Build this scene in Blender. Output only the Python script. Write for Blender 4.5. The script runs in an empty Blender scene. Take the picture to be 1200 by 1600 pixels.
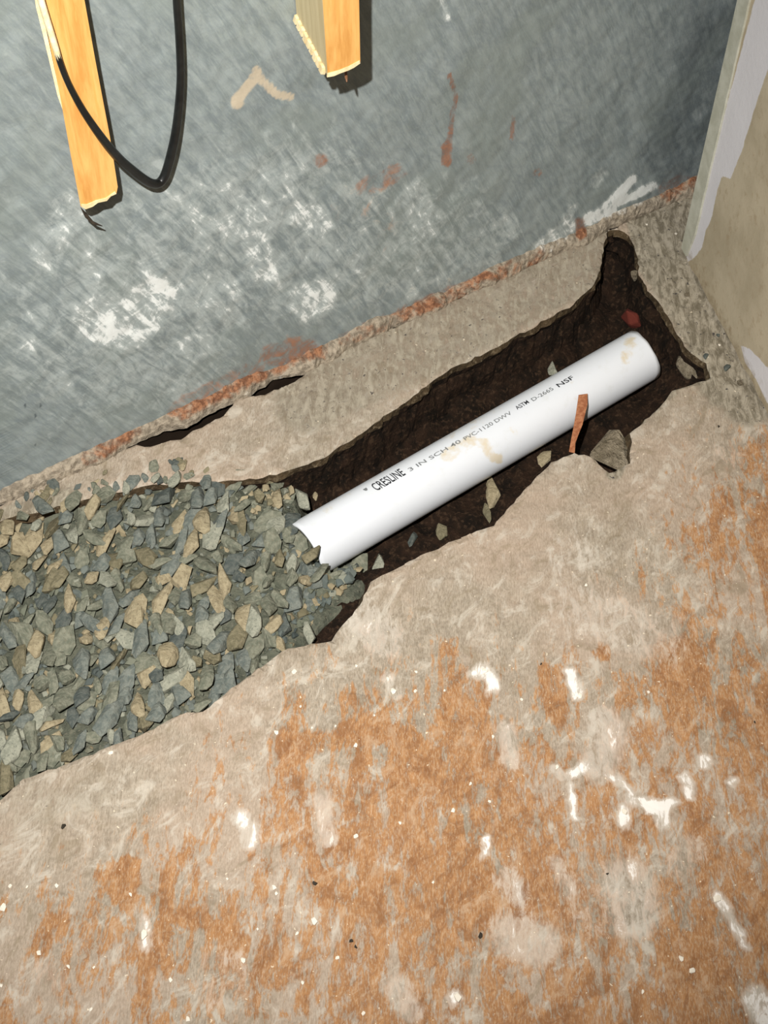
import bpy, bmesh, math, random
from mathutils import Vector, Matrix, noise
from mathutils.geometry import delaunay_2d_cdt
random.seed(7)
S = bpy.context.scene
COL = S.collection

# ------------------------------------------------------------------ camera
F = 2300.0; PX, PY = 600.0, 800.0; H = 1.75
def nv(x, y, z=F):
    return Vector((x, y, z)).normalized()
DOWN = nv(560 - PX, 2620 - PY)                     # camera coords: x right, y down, z forward
k = -F * F                                         # horizon: (p-P).(V2-P) = -F^2
# wall foot line in the photograph: through (140,716) and (850,396)
WSL = (396 - 716) / (850 - 140.0)
def on_horizon(x0, y0, dx, dy):
    ax, ay = 560 - PX, 2620 - PY
    t = (k - (x0 - PX) * ax - (y0 - PY) * ay) / (dx * ax + dy * ay)
    return x0 + dx * t, y0 + dy * t
v1 = on_horizon(140, 716, 1, WSL)
XW = nv(v1[0] - PX, v1[1] - PY)
ZW = -DOWN
XW = (XW - ZW * XW.dot(ZW)).normalized()
YW = ZW.cross(XW)
ROT = Matrix((XW, YW, ZW))                         # camera -> world
CAM = Vector((0, 0, H))
def wray(px, py):
    return ROT @ Vector((px - PX, py - PY, F)).normalized()
def pix(p):
    c = ROT.transposed() @ (Vector(p) - CAM)
    return PX + F * c.x / c.z, PY + F * c.y / c.z
def fl(px, py, z=0.0):
    r = wray(px, py); t = (z - H) / r.z
    return CAM + r * t
cam_d = bpy.data.cameras.new('camera'); cam = bpy.data.objects.new('camera', cam_d); COL.objects.link(cam)
cam_d.sensor_fit = 'VERTICAL'; cam_d.sensor_height = 32.0; cam_d.lens = 32.0 * F / 1600.0
cam_d.clip_start = 0.05
right = ROT @ Vector((1, 0, 0)); up = ROT @ Vector((0, -1, 0)); back = ROT @ Vector((0, 0, -1))
cam.matrix_world = Matrix.Translation(CAM) @ Matrix((right, up, back)).transposed().to_4x4()
S.camera = cam

# ------------------------------------------------------------------ world, lamp, exposure
w = bpy.data.worlds.new('world'); S.world = w; w.use_nodes = True
w.node_tree.nodes['Background'].inputs[0].default_value = (0.80, 0.88, 1.0, 1)
w.node_tree.nodes['Background'].inputs[1].default_value = 0.05
fd = bpy.data.lights.new('camera_flash', 'SPOT'); fo = bpy.data.objects.new('camera_flash', fd); COL.objects.link(fo)
fd.energy = 300; fd.color = (1.0, 0.965, 0.91); fd.shadow_soft_size = 0.014
fd.spot_size = math.radians(74); fd.spot_blend = 1.0
fo.location = CAM + up * 0.20 - right * 0.15 + back * 0.02
aim = fl(440, 640) - fo.location
fo.rotation_euler = aim.to_track_quat('-Z', 'Y').to_euler()
S.view_settings.view_transform = 'Standard'; S.view_settings.look = 'None'
S.view_settings.exposure = 0.0; S.view_settings.gamma = 1.0; S.view_settings.use_curve_mapping = False

# ------------------------------------------------------------------ planes of the place
A0 = fl(140, 716); WY = A0.y                       # back wall: plane y = WY, room is at y < WY
def wl(px, py, off=0.0):                           # pixel -> back wall plane (off metres into the room)
    r = wray(px, py); t = (WY - off - CAM.y) / r.y
    return CAM + r * t
C0 = fl(1066, 396); C1 = fl(1200, 652)
DD = (C1 - C0); DD.z = 0; DD.normalize()           # direction of the plasterboard wall, from the corner into the room
tt = (WY - C0.y) / DD.y; CORNER = C0 + DD * tt
DN = Vector((0, 0, 1)).cross(DD)                   # its normal
if DN.x > 0: DN = -DN
def dwl(px, py):                                   # pixel -> plasterboard plane, as (along, height)
    r = wray(px, py); t = (CORNER - CAM).dot(DN) / r.dot(DN)
    p = CAM + r * t
    return (p - CORNER).dot(DD), p.z

# ------------------------------------------------------------------ helpers
def srgb(r, g, b):
    f = lambda c: (c / 255 / 12.92) if c / 255 <= 0.04045 else ((c / 255 + 0.055) / 1.055) ** 2.4
    return (f(r), f(g), f(b), 1.0)
def link(o, parent=None):
    COL.objects.link(o)
    if parent: o.parent = parent
    return o
def mesh_obj(name, verts, faces, mats, parent=None, smooth=False):
    m = bpy.data.meshes.new(name); m.from_pydata([tuple(v) for v in verts], [], faces); m.update()
    for mt in (mats if isinstance(mats, (list, tuple)) else [mats]): m.materials.append(mt)
    if smooth: m.polygons.foreach_set('use_smooth', [True] * len(m.polygons))
    return link(bpy.data.objects.new(name, m), parent)
def bm_obj(name, bm, mats, parent=None, smooth=False):
    m = bpy.data.meshes.new(name); bm.to_mesh(m); bm.free()
    for mt in (mats if isinstance(mats, (list, tuple)) else [mats]): m.materials.append(mt)
    if smooth: m.polygons.foreach_set('use_smooth', [True] * len(m.polygons))
    return link(bpy.data.objects.new(name, m), parent)
def tag(o, label=None, cat=None, group=None, kind=None):
    if label: o['label'] = label
    if cat: o['category'] = cat
    if group: o['group'] = group
    if kind: o['kind'] = kind
    return o
def attr(o, name, vals):
    a = o.data.attributes.new(name, 'FLOAT', 'POINT'); a.data.foreach_set('value', vals)
def fbm(p, s, o=3):
    return noise.fractal(Vector(p) * s, 0.6, 2.0, o)
def inside(p, poly):
    x, y = p; c = False; n = len(poly); j = n - 1
    for i in range(n):
        xi, yi = poly[i]; xj, yj = poly[j]
        if (yi > y) != (yj > y) and x < (xj - xi) * (y - yi) / (yj - yi) + xi: c = not c
        j = i
    return c
def segd(p, a, b):
    ax, ay = a; bx, by = b; dx, dy = bx - ax, by - ay
    t = max(0, min(1, ((p[0] - ax) * dx + (p[1] - ay) * dy) / (dx * dx + dy * dy + 1e-9)))
    return math.hypot(p[0] - ax - t * dx, p[1] - ay - t * dy)
def strokes(p, lst):                               # lst of (points, radius, strength): soft-edged stains and painted shade in photo pixels
    v = 0.0
    for pts, r, s in lst:
        if len(pts) == 1: d = math.hypot(p[0] - pts[0][0], p[1] - pts[0][1])
        else: d = min(segd(p, pts[i], pts[i + 1]) for i in range(len(pts) - 1))
        if d < r * 1.6:
            q = max(0, 1 - d / (r * 1.6)); v = max(v, s * min(1, q * 1.9))
    return v
def table(p, xs, ys, T):
    x = min(max(p[0], xs[0]), xs[-1] - 1e-3); y = min(max(p[1], ys[0]), ys[-1] - 1e-3)
    i = max(n for n in range(len(xs) - 1) if xs[n] <= x); j = max(n for n in range(len(ys) - 1) if ys[n] <= y)
    a = (x - xs[i]) / (xs[i + 1] - xs[i]); b = (y - ys[j]) / (ys[j + 1] - ys[j])
    return (T[j][i] * (1 - a) + T[j][i + 1] * a) * (1 - b) + (T[j + 1][i] * (1 - a) + T[j + 1][i + 1] * a) * b

class Mat:
    def __init__(s, name, rough=0.85, spec=0.3):
        s.m = bpy.data.materials.new(name); s.m.use_nodes = True
        s.t = s.m.node_tree; s.b = s.t.nodes['Principled BSDF']
        s.b.inputs['Roughness'].default_value = rough; s.b.inputs['Specular IOR Level'].default_value = spec
    def n(s, typ, **kw):
        nd = s.t.nodes.new(typ)
        for a, v in kw.items(): setattr(nd, a, v)
        return nd
    def l(s, a, b): s.t.links.new(a, b)
    def val(s, sock, v):
        if hasattr(v, 'is_output') or isinstance(v, bpy.types.NodeSocket): s.l(v, sock)
        else: sock.default_value = v
    def coords(s, scale=(1, 1, 1), rot=(0, 0, 0)):
        tc = s.n('ShaderNodeTexCoord'); mp = s.n('ShaderNodeMapping')
        mp.inputs['Scale'].default_value = scale; mp.inputs['Rotation'].default_value = rot
        # rotate first, then stretch
        if any(rot):
            r = s.n('ShaderNodeMapping'); r.inputs['Rotation'].default_value = rot
            mp.inputs['Rotation'].default_value = (0, 0, 0)
            s.l(tc.outputs['Object'], r.inputs[0]); s.l(r.outputs[0], mp.inputs[0])
        else: s.l(tc.outputs['Object'], mp.inputs[0])
        return mp.outputs[0]
    def noise(s, vec, scale, detail=4, rough=0.6, dist=0.0):
        nd = s.n('ShaderNodeTexNoise'); s.l(vec, nd.inputs['Vector'])
        nd.inputs['Scale'].default_value = scale; nd.inputs['Detail'].default_value = detail
        nd.inputs['Roughness'].default_value = rough; nd.inputs['Distortion'].default_value = dist
        return nd.outputs['Fac']
    def vor(s, vec, scale):
        nd = s.n('ShaderNodeTexVoronoi'); s.l(vec, nd.inputs['Vector']); nd.inputs['Scale'].default_value = scale
        return nd.outputs['Distance']
    def math(s, op, a, b=0.0, clamp=False):
        nd = s.n('ShaderNodeMath', operation=op); nd.use_clamp = clamp
        s.val(nd.inputs[0], a); s.val(nd.inputs[1], b); return nd.outputs[0]
    def step(s, v, lo, hi):
        nd = s.n('ShaderNodeMapRange', interpolation_type='SMOOTHSTEP'); s.val(nd.inputs[0], v)
        nd.inputs[1].default_value = lo; nd.inputs[2].default_value = hi
        return nd.outputs[0]
    def mix(s, f, a, b):
        nd = s.n('ShaderNodeMix', data_type='RGBA'); s.val(nd.inputs[0], f)
        s.val(nd.inputs[6], a); s.val(nd.inputs[7], b); return nd.outputs[2]
    def attr(s, name):
        nd = s.n('ShaderNodeAttribute'); nd.attribute_name = name; return nd.outputs['Fac']
    def base(s, c): s.val(s.b.inputs['Base Color'], c)
    def bump(s, h, strength=0.5, dist=0.003):
        nd = s.n('ShaderNodeBump'); nd.inputs['Strength'].default_value = strength; nd.inputs['Distance'].default_value = dist
        s.l(h, nd.inputs['Height']); s.l(nd.outputs[0], s.b.inputs['Normal'])

# ------------------------------------------------------------------ materials
FWD = ROT @ Vector((0, 0, 1)); fang = math.atan2(FWD.y, FWD.x)
# floor: worn slab with old orange-brown paint, dust and plaster
M = Mat('worn_slab', 0.9, 0.25); mat_floor = M.m
c = M.coords((1.0, 3.0, 1.0), (0, 0, -fang)); iso = M.coords()
n1 = M.noise(c, 7, 6, 0.72, 0.8); n2 = M.noise(c, 30, 7, 0.74, 0.6); n3 = M.noise(c, 150, 4, 0.65)
n4 = M.noise(iso, 4, 4, 0.6, 0.3)
beige = M.mix(M.step(M.math('ADD', M.math('MULTIPLY', n2, .45), M.math('MULTIPLY', n3, .55)), .36, .64), srgb(136, 124, 108), srgb(178, 166, 149))
beige = M.mix(M.step(n4, .38, .62), beige, M.mix(M.step(n3, .3, .7), srgb(156, 139, 122), srgb(182, 165, 147)))
oran = M.mix(M.step(n2, .3, .7), srgb(132, 82, 38), srgb(176, 126, 76))
oran = M.mix(M.math('MULTIPLY', M.step(n3, .48, .62), .45), oran, srgb(196, 170, 138))
om = M.math('ADD', M.math('MULTIPLY', M.attr('orange'), 1.15), M.math('ADD', M.math('MULTIPLY', M.math('SUBTRACT', n1, .5), 2.5), M.math('MULTIPLY', M.math('SUBTRACT', n2, .5), 2.4)))
omf = M.math('MULTIPLY', M.step(om, .40, .74), M.math('MULTIPLY', .84, M.step(M.attr('orange'), .0, .2)))
n6 = M.noise(M.coords((1.0, 1.7, 1.0), (0, 0, .5 - fang)), 16, 5, .7, 1.2)
beige = M.mix(M.math('MULTIPLY', M.step(n6, .50, .66), .6), beige, srgb(200, 192, 178))
beige = M.mix(M.math('MULTIPLY', M.step(n6, .46, .34), .5), beige, srgb(134, 120, 98))
oran = M.mix(M.math('MULTIPLY', M.step(n6, .50, .36), .6), oran, srgb(122, 74, 36))
oran = M.mix(M.math('MULTIPLY', M.step(n6, .54, .68), .55), oran, srgb(186, 156, 124))
col = M.mix(omf, beige, oran)
# small dark grime
dk = M.math('MULTIPLY', M.step(M.noise(c, 75, 5, .75), .56, .70), .55)
col = M.mix(dk, col, srgb(118, 92, 70))
# grey broken-up concrete
gm = M.step(M.math('ADD', M.attr('grey'), M.math('MULTIPLY', M.math('SUBTRACT', n2, .5), .9)), .35, .75)
grey = M.mix(M.step(n2, .38, .62), srgb(112, 104, 88), srgb(166, 157, 140))
grey = M.mix(M.step(M.noise(iso, 120, 3), .62, .70), grey, srgb(70, 66, 64))
col = M.mix(gm, col, grey)
# thin dust and plaster splashes
wm = M.math('ADD', M.attr('white'), M.math('ADD', M.math('MULTIPLY', M.math('SUBTRACT', n2, .5), 1.9), M.math('MULTIPLY', M.math('SUBTRACT', n1, .5), .9)))
col = M.mix(M.math('MULTIPLY', M.step(wm, .24, .62), .6), col, srgb(200, 192, 180))
col = M.mix(M.math('MULTIPLY', M.step(wm, .66, .92), .9), col, srgb(238, 234, 228))
sp = M.step(M.noise(iso, 150, 2, .5), .715, .75)
col = M.mix(M.math('MULTIPLY', sp, .7), col, srgb(236, 222, 196))
M.base(col)
M.bump(M.math('ADD', M.math('MULTIPLY', n2, .6), M.math('ADD', M.math('MULTIPLY', n3, .35), M.math('MULTIPLY', wm, .15))), .2, .002)

# soil / muddy broken edge
def soil_mat(name, a, b, d):
    M = Mat(name, 0.95, 0.15); c = M.coords()
    n1 = M.noise(c, 30, 6, .7); n2 = M.noise(c, 140, 4, .6)
    col = M.mix(M.step(n1, .35, .65), a, b); col = M.mix(M.step(n2, .5, .68), col, d)
    M.base(col); M.bump(M.math('ADD', n1, M.math('MULTIPLY', n2, .5)), .9, .008); return M.m
mat_soil = soil_mat('dark_soil', srgb(22, 17, 12), srgb(44, 31, 22), srgb(62, 47, 35))
mat_edge = soil_mat('muddy_slab_edge', srgb(54, 44, 31), srgb(86, 72, 53), srgb(110, 97, 77))

# back wall: grey-blue coated concrete, trowel strokes, white bloom, rust
M = Mat('grey_foundation', 0.62, 0.4); mat_wall = M.m
c = M.coords((5.5, 1.0, 1.0), (0, math.radians(28), 0)); iso = M.coords(); iso_raw = iso
n1 = M.noise(c, 14, 5, .65, .6); n2 = M.noise(c, 60, 4, .65); n3 = M.noise(iso, 5, 5, .6, .4); n4 = M.noise(iso, 34, 6, .72, .6)
c2 = M.coords((6.0, 1.0, 1.0), (0, math.radians(62), 0)); n5 = M.noise(c2, 20, 4, .65)
col = M.mix(M.step(n1, .32, .68), srgb(120, 130, 132), srgb(144, 153, 153))
col = M.mix(M.math('MULTIPLY', M.step(n2, .45, .7), .35), col, srgb(156, 166, 160))
col = M.mix(M.math('MULTIPLY', M.step(n5, .5, .75), .30), col, srgb(108, 118, 126))
col = M.mix(M.math('MULTIPLY', M.step(n3, .48, .66), .5), col, srgb(128, 137, 132))
wsrc = M.math('ADD', M.attr('white'), M.math('ADD', M.math('MULTIPLY', M.math('SUBTRACT', n4, .5), 1.7), M.math('MULTIPLY', M.math('SUBTRACT', n1, .5), 1.5)))
col = M.mix(M.math('MULTIPLY', M.step(wsrc, .25, .85), .6), col, srgb(182, 190, 188))
col = M.mix(M.math('MULTIPLY', M.step(wsrc, .74, 1.05), .95), col, srgb(232, 236, 234))
tsrc = M.math('ADD', M.attr('tan'), M.math('MULTIPLY', M.math('SUBTRACT', n4, .5), 1.2))
col = M.mix(M.math('MULTIPLY', M.step(tsrc, .4, .9), .85), col, srgb(196, 182, 158))
rsrc = M.math('ADD', M.attr('rust'), M.math('MULTIPLY', M.math('SUBTRACT', n4, .5), 1.6))
rust = M.mix(M.step(n4, .35, .65), srgb(108, 66, 44), srgb(156, 104, 72))
col = M.mix(M.math('MULTIPLY', M.step(rsrc, .42, .95), .8), col, rust)
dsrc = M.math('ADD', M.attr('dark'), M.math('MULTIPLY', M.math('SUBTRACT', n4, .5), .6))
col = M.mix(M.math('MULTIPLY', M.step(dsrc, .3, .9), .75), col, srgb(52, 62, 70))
sx = M.n('ShaderNodeSeparateXYZ'); M.l(iso_raw, sx.inputs[0])
col = M.mix(M.step(sx.outputs[2], .004, -.004), col, srgb(40, 30, 22))  # earth tone below slab level, also paints the shade inside the cracks
M.base(col)
M.bump(M.math('ADD', M.math('MULTIPLY', n1, .6), M.math('ADD', M.math('MULTIPLY', n2, .35), M.math('MULTIPLY', n4, .5))), .35, .003)

# rough mortar at the foot of the wall
M = Mat('rust_stained_mortar', 0.92, 0.2); mat_cove = M.m
iso = M.coords(); n1 = M.noise(iso, 22, 6, .7, .5); n2 = M.noise(iso, 110, 4, .65)
col = M.mix(M.step(n2, .35, .65), srgb(126, 116, 102), srgb(170, 158, 140))
rs = M.math('ADD', M.attr('rust'), M.math('ADD', M.math('MULTIPLY', M.math('SUBTRACT', n1, .5), 2.0), M.math('MULTIPLY', M.math('SUBTRACT', M.noise(iso, 7, 3, .6), .5), 1.8)))
col = M.mix(M.math('MULTIPLY', M.step(rs, .42, .85), .82), col, M.mix(M.step(n2, .4, .6), srgb(112, 66, 40), srgb(160, 104, 68)))
ws = M.math('ADD', M.attr('white'), M.math('MULTIPLY', M.math('SUBTRACT', n1, .5), 1.6))
col = M.mix(M.step(ws, .5, .8), col, srgb(226, 224, 216))
M.base(col); M.bump(M.math('ADD', n1, n2), .7, .006)

# plasterboard with joint compound
M = Mat('tan_plasterboard', 0.8, 0.3); mat_dry = M.m
iso = M.coords(); n1 = M.noise(iso, 9, 4, .6); n2 = M.noise(iso, 60, 5, .7)
col = M.mix(M.step(n1, .35, .65), srgb(170, 158, 134), srgb(188, 176, 152))
col = M.mix(M.math('MULTIPLY', M.step(n2, .52, .7), .4), col, srgb(150, 128, 98))
ws = M.math('ADD', M.attr('white'), M.math('MULTIPLY', M.math('SUBTRACT', n2, .5), .35))
col = M.mix(M.step(ws, .45, .55), col, srgb(214, 212, 216))
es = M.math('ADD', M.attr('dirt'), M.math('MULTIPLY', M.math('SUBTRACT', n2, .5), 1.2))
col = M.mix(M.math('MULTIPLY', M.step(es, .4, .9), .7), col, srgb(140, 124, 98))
M.base(col); M.bump(M.math('ADD', n2, ws), .3, .002)
def plain(name, a, b, scale=30, rough=.8, spec=.3, bump=.3, dist=.002, stretch=(1, 1, 1), d=None):
    M = Mat(name, rough, spec); c = M.coords(stretch); n1 = M.noise(c, scale, 5, .65, .3)
    col = M.mix(M.step(n1, .33, .67), a, b)
    if d: col = M.mix(M.step(M.noise(c, scale * 3.1, 3, .6), .55, .68), col, d)
    M.base(col); M.bump(n1, bump, dist); return M.m
mat_tape = plain('joint_tape', srgb(176, 176, 160), srgb(196, 196, 182))
mat_wood = plain('fresh_pine', srgb(206, 146, 74), srgb(236, 182, 108), 12, .6, .35, .25, .001, (5, 5, .6), srgb(226, 168, 92))
mat_woodg = plain('grey_pine_side', srgb(212, 194, 150), srgb(228, 212, 170), 12, .75, .25, .3, .001, (5, 5, .6))  # greyer pine tone for the side of the thick strip
mat_splint = plain('pale_splintered_fibre', srgb(224, 200, 150), srgb(250, 232, 190), 60)
mat_rubber = plain('black_cable_sheath', srgb(17, 18, 18), srgb(28, 30, 29), 40, .38, .5, .1)
mat_cream = plain('cream_highlight', srgb(224, 206, 160), srgb(248, 236, 206), 60, .5)  # cream colour standing in for the highlight on the cable
mat_ink = plain('black_ink', srgb(30, 32, 36), srgb(44, 46, 50), 300, .6, .2, 0)
mat_ink2 = plain('faded_grey_ink', srgb(112, 116, 118), srgb(134, 136, 136), 300, .6, .2, 0)
mat_steel = plain('rusty_nail_steel', srgb(96, 62, 40), srgb(140, 100, 70), 80, .6, .5)
mat_stick = plain('red_brown_wood', srgb(150, 92, 62), srgb(186, 128, 92), 40, .8, .2, .4, .001, (4, 4, 1))
mat_chip = plain('white_plaster', srgb(226, 216, 196), srgb(246, 240, 228), 90, .8)
mat_pebble = plain('dark_pebble', srgb(40, 36, 30), srgb(66, 58, 48), 90, .8)
mat_brick = plain('dark_red_brick', srgb(84, 34, 26), srgb(112, 50, 38), 60, .9)
mat_conc = plain('broken_concrete', srgb(116, 106, 88), srgb(158, 146, 126), 2.4, .92, .15, .6, .15, (1, 1, 1), srgb(98, 88, 72))
# pvc
M = Mat('white_pvc', 0.32, 0.5); mat_pvc = M.m
iso = M.coords(); n1 = M.noise(iso, 16, 4, .6, .5); n2 = M.noise(iso, 50, 4, .6)
col = M.mix(M.math('MULTIPLY', M.step(n2, .55, .75), .25), srgb(226, 230, 236), srgb(206, 208, 204))
sm = M.math('ADD', M.attr('stain'), M.math('MULTIPLY', M.math('SUBTRACT', n2, .5), 1.3))
col = M.mix(M.math('MULTIPLY', M.step(sm, .35, .8), .6), col, srgb(212, 190, 142))
M.base(col)
# stones
stone_cols = [('green_grey', (104, 108, 94), (138, 138, 122), (116, 114, 98)), ('blue_grey', (96, 104, 100), (128, 132, 124), (106, 108, 100)),
              ('tan', (146, 134, 108), (170, 158, 130), (126, 116, 94)), ('olive', (112, 106, 84), (138, 130, 106), (100, 98, 80)),
              ('pale_grey', (136, 138, 124), (162, 162, 146), (112, 114, 104)), ('slate', (74, 82, 80), (104, 108, 102), (84, 88, 84))]
mat_stone = {n: plain(n + '_stone', srgb(*a), srgb(*b), 1.6, .92, .15, .35, .08, (1, 1, 1), srgb(*d)) for n, a, b, d in stone_cols}
mat_gravelbed = plain('stone_dust', srgb(74, 78, 68), srgb(104, 106, 92), 60, .95, .15, 1.0, .008, (1, 1, 1), srgb(112, 110, 96))

# ------------------------------------------------------------------ floor slab with the broken-out trench
rim_up = [(-260, 905), (-120, 855), (0, 812), (70, 796), (150, 776), (240, 755), (320, 752), (400, 748), (452, 735), (500, 716), (545, 690), (600, 651), (640, 622), (690, 583), (765, 546), (840, 506), (895, 474), (925, 448), (938, 420), (943, 385), (951, 358), (968, 358), (984, 366), (996, 396), (1000, 428), (1016, 458), (1040, 486), (1060, 520), (1074, 545), (1104, 566), (1110, 588), (1082, 600)]
rim_low = [(1050, 610), (1036, 630), (1004, 658), (986, 676), (984, 722), (952, 738), (922, 711), (895, 707), (862, 722), (812, 771), (771, 820), (729, 836), (657, 867), (580, 908), (562, 945), (518, 999), (487, 1004), (450, 1012), (400, 1046), (316, 1109), (280, 1116), (200, 1156), (110, 1190), (40, 1216), (0, 1248), (-120, 1310), (-260, 1375)]
def dens(poly, step=0.009, jag=0.0035, z=0.0):
    pts = [fl(x, y, z) for x, y in poly]; out = []
    for a, b in zip(pts, pts[1:]):
        n = max(1, int((b - a).length / step)); d = (b - a).normalized(); q = Vector((-d.y, d.x, 0))
        for i in range(n):
            p = a + (b - a) * (i / n)
            p += q * (noise.noise(p * 60) * jag + noise.noise(p * 160) * jag * .6)
            out.append(p)
    out.append(pts[-1]); return out
trench = dens(rim_up) + dens(rim_low)[0:]
trench_xy = [(p.x, p.y) for p in trench]
# edge of the slab by the wall, with the open cracks at its back edge
XL = fl(-260, 905).x
XMIN, YMIN = -1.9, 0.15
back_edge = []
cracks = [([(236, 694), (300, 668), (372, 640)], 13), ([(404, 612), (450, 596), (494, 575)], 2.5)]
x = XMIN
while x < CORNER.x + 0.8:
    p = Vector((x, WY - 0.012, 0)); q = pix(p); cut = 0
    for pts, wd in cracks:
        xs0, xs1 = pts[0][0] - 12, pts[-1][0] + 4
        q2 = pix(Vector((x, WY - 0.035, 0)))
        if xs0 < q2[0] < xs1:
            u = (q2[0] - xs0) / (xs1 - xs0); cut = (.016 + wd * .0009 * (1 + .9 * noise.noise(p * 40))) * math.sin(math.pi * u) ** .5
    back_edge.append((x, WY - 0.012 - cut))
    x += 0.008
XR = back_edge[-1][0]
outer = [(XMIN, YMIN), (CORNER.x + DD.x * 2.2 + .35, YMIN)]
tdr = (YMIN - WY) / DD.y
right_edge = [(CORNER.x + DD.x * tdr + .75, YMIN), (CORNER.x + .75, WY - .012)]
tl = [(XMIN, trench_xy[0][1] - (trench_xy[0][0] - XMIN) * 0.0)]
ring = []
ring += [(XMIN, YMIN)] + right_edge[:1]
n = 60
for i in range(1, n): 
    a, b = right_edge; ring.append((a[0] + (b[0] - a[0]) * i / n, a[1] + (b[1] - a[1]) * i / n))
ring += [p for p in reversed(back_edge) if p[0] < right_edge[1][0]]
ring += [(XMIN, trench_xy[0][1])] + trench_xy + [(XMIN, trench_xy[-1][1])]
pts2 = list(ring); nb = len(ring)
step = 0.0085; y = YMIN; row = 0
tb = trench_xy
while y < WY:
    inr = 0.5 < y
    x = XMIN
    while x < 2.6:
        q = pix((x, y, 0)); vis = -60 < q[0] < 1260 and 250 < q[1] < 1680
        st = step if vis else 0.06
        if vis or row % 6 == 0:
            px_, py_ = x + random.uniform(-.3, .3) * st, y + random.uniform(-.3, .3) * step
            if inside((px_, py_), ring): pts2.append((px_, py_))
        x += st
    y += step; row += 1
res = delaunay_2d_cdt([Vector(p) for p in pts2], [], [list(range(nb))], 1, 1e-5)
vo, eo, fo_ = res[0], res[1], res[2]
orange_xs = [0, 200, 400, 600, 700, 800, 900, 1000, 1100, 1200]
orange_ys = [300, 600, 700, 800, 900, 1000, 1100, 1200, 1300, 1400, 1500, 1600]
OT = [[.0, .0, .0, .0, .0, .0, .0, .0, .0, .0],
      [.0, .0, .0, .0, .0, .0, .0, .0, .08, .10],
      [.0, .0, .0, .0, .0, .0, .0, .0, .30, .45],
      [.0, .0, .0, .0, .0, .0, .05, .12, .52, .62],
      [.0, .0, .0, .0, .0, .05, .12, .22, .45, .55],
      [.0, .0, .12, .18, .22, .12, .30, .28, .48, .55],
      [.0, .0, .20, .52, .62, .45, .48, .34, .60, .50],
      [.0, .0, .38, .66, .75, .62, .42, .46, .50, .62],
      [.05, .22, .42, .62, .66, .66, .48, .52, .55, .62],
      [.26, .50, .52, .56, .72, .70, .54, .55, .60, .66],
      [.32, .55, .55, .56, .52, .58, .52, .62, .68, .70],
      [.52, .45, .42, .60, .55, .66, .66, .68, .70, .72]]
st_or = [([(200, 1365), (195, 1400)], 24, .8), ([(90, 1440), (60, 1480)], 20, .7), ([(285, 1430), (350, 1455), (385, 1475)], 12, .9), ([(450, 1170), (600, 1140)], 20, .8), ([(640, 1150), (690, 1220), (710, 1235)], 18, .9),
         ([(860, 1060), (870, 1110)], 22, .8), ([(940, 1020)], 12, .9), ([(1060, 1040), (1080, 1110)], 45, .75), ([(1000, 1160)], 40, .6), ([(700, 1020), (705, 1000)], 8, .6), ([(800, 990), (805, 1010)], 6, .5)]
st_wh = [([(742, 1052), (756, 1044), (770, 1060), (772, 1075)], 9, .9), ([(374, 1278), (390, 1292), (388, 1315)], 13, .8), ([(1006, 1250), (1020, 1264), (1038, 1258), (1052, 1254)], 8, 1.1), ([(1036, 1266), (1038, 1288)], 9, 1.0),
         ([(940, 1130), (958, 1150), (935, 1195)], 26, .55), ([(866, 1200), (888, 1225), (900, 1280)], 5, .95), ([(895, 1208), (915, 1200)], 7, .9), ([(955, 1212), (985, 1235), (988, 1255)], 6, .85), ([(975, 1265), (973, 1285)], 9, .9),
         ([(1070, 1215), (1078, 1240)], 9, .9), ([(1100, 1190)], 12, .9), ([(1144, 1222)], 8, .9), ([(890, 1050), (902, 1085)], 9, .9), ([(1120, 1398), (1140, 1430), (1165, 1480)], 8, .9), ([(1180, 1560), (1196, 1590)], 20, .9),
         ([(800, 1460), (840, 1475)], 34, .55), ([(980, 1380), (990, 1430)], 40, .55), ([(940, 1410)], 60, .3), ([(760, 1310), (757, 1335)], 7, .85), ([(790, 1140), (798, 1190)], 14, .6), ([(900, 950), (1030, 1000)], 40, .4),
         ([(560, 960), (600, 1000)], 30, .45), ([(505, 1245), (510, 1310)], 14, .55), ([(225, 1440), (228, 1475)], 10, .7), ([(890, 870)], 36, .4), ([(620, 1085), (606, 1060)], 9, .6), ([(1060, 1350), (1080, 1330)], 25, .4),
         ([(350, 1530)], 50, .3), ([(620, 1540), (640, 1580)], 20, .5), ([(710, 1560)], 12, .8), ([(810, 1400), (790, 1370)], 18, .5), ([(870, 1350), (890, 1390)], 12, .5), ([(1130, 700), (1140, 720)], 22, .3), ([(70, 1530)], 30, .35)]
st_gr = [([(1040, 330), (1050, 420), (1110, 520), (1170, 620)], 42, .9), ([(1000, 350), (1020, 420)], 20, .8), ([(1100, 560), (1130, 600)], 36, .8), ([(1055, 610), (1000, 655)], 9, .6), ([(970, 690), (960, 735)], 14, .9), ([(440, 745), (520, 712), (600, 660)], 9, .5), ([(140, 1240), (60, 1250), (0, 1300)], 40, .45), ([(0, 820), (100, 790)], 30, .7), ([(480, 620), (700, 520), (920, 400)], 60, .62), ([(900, 430), (700, 555), (500, 690)], 40, .42), ([(200, 730), (420, 660)], 40, .25)]
verts = []; A_or = []; A_wh = []; A_gr = []
for i, v in enumerate(vo):
    p = Vector((v.x, v.y, 0)); q = pix(p)
    z = fbm(p, 14) * .0022 + fbm(p, 60, 2) * .0012
    verts.append(Vector((v.x, v.y, z)))
    if -80 < q[0] < 1280 and 200 < q[1] < 1700:
        A_or.append(max(table(q, orange_xs, orange_ys, OT), strokes(q, st_or))); A_wh.append(strokes(q, st_wh)); A_gr.append(strokes(q, st_gr))
    else:
        A_or.append(table(q, orange_xs, orange_ys, OT) if q[1] > 300 else .0); A_wh.append(0.0); A_gr.append(0.0)
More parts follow.
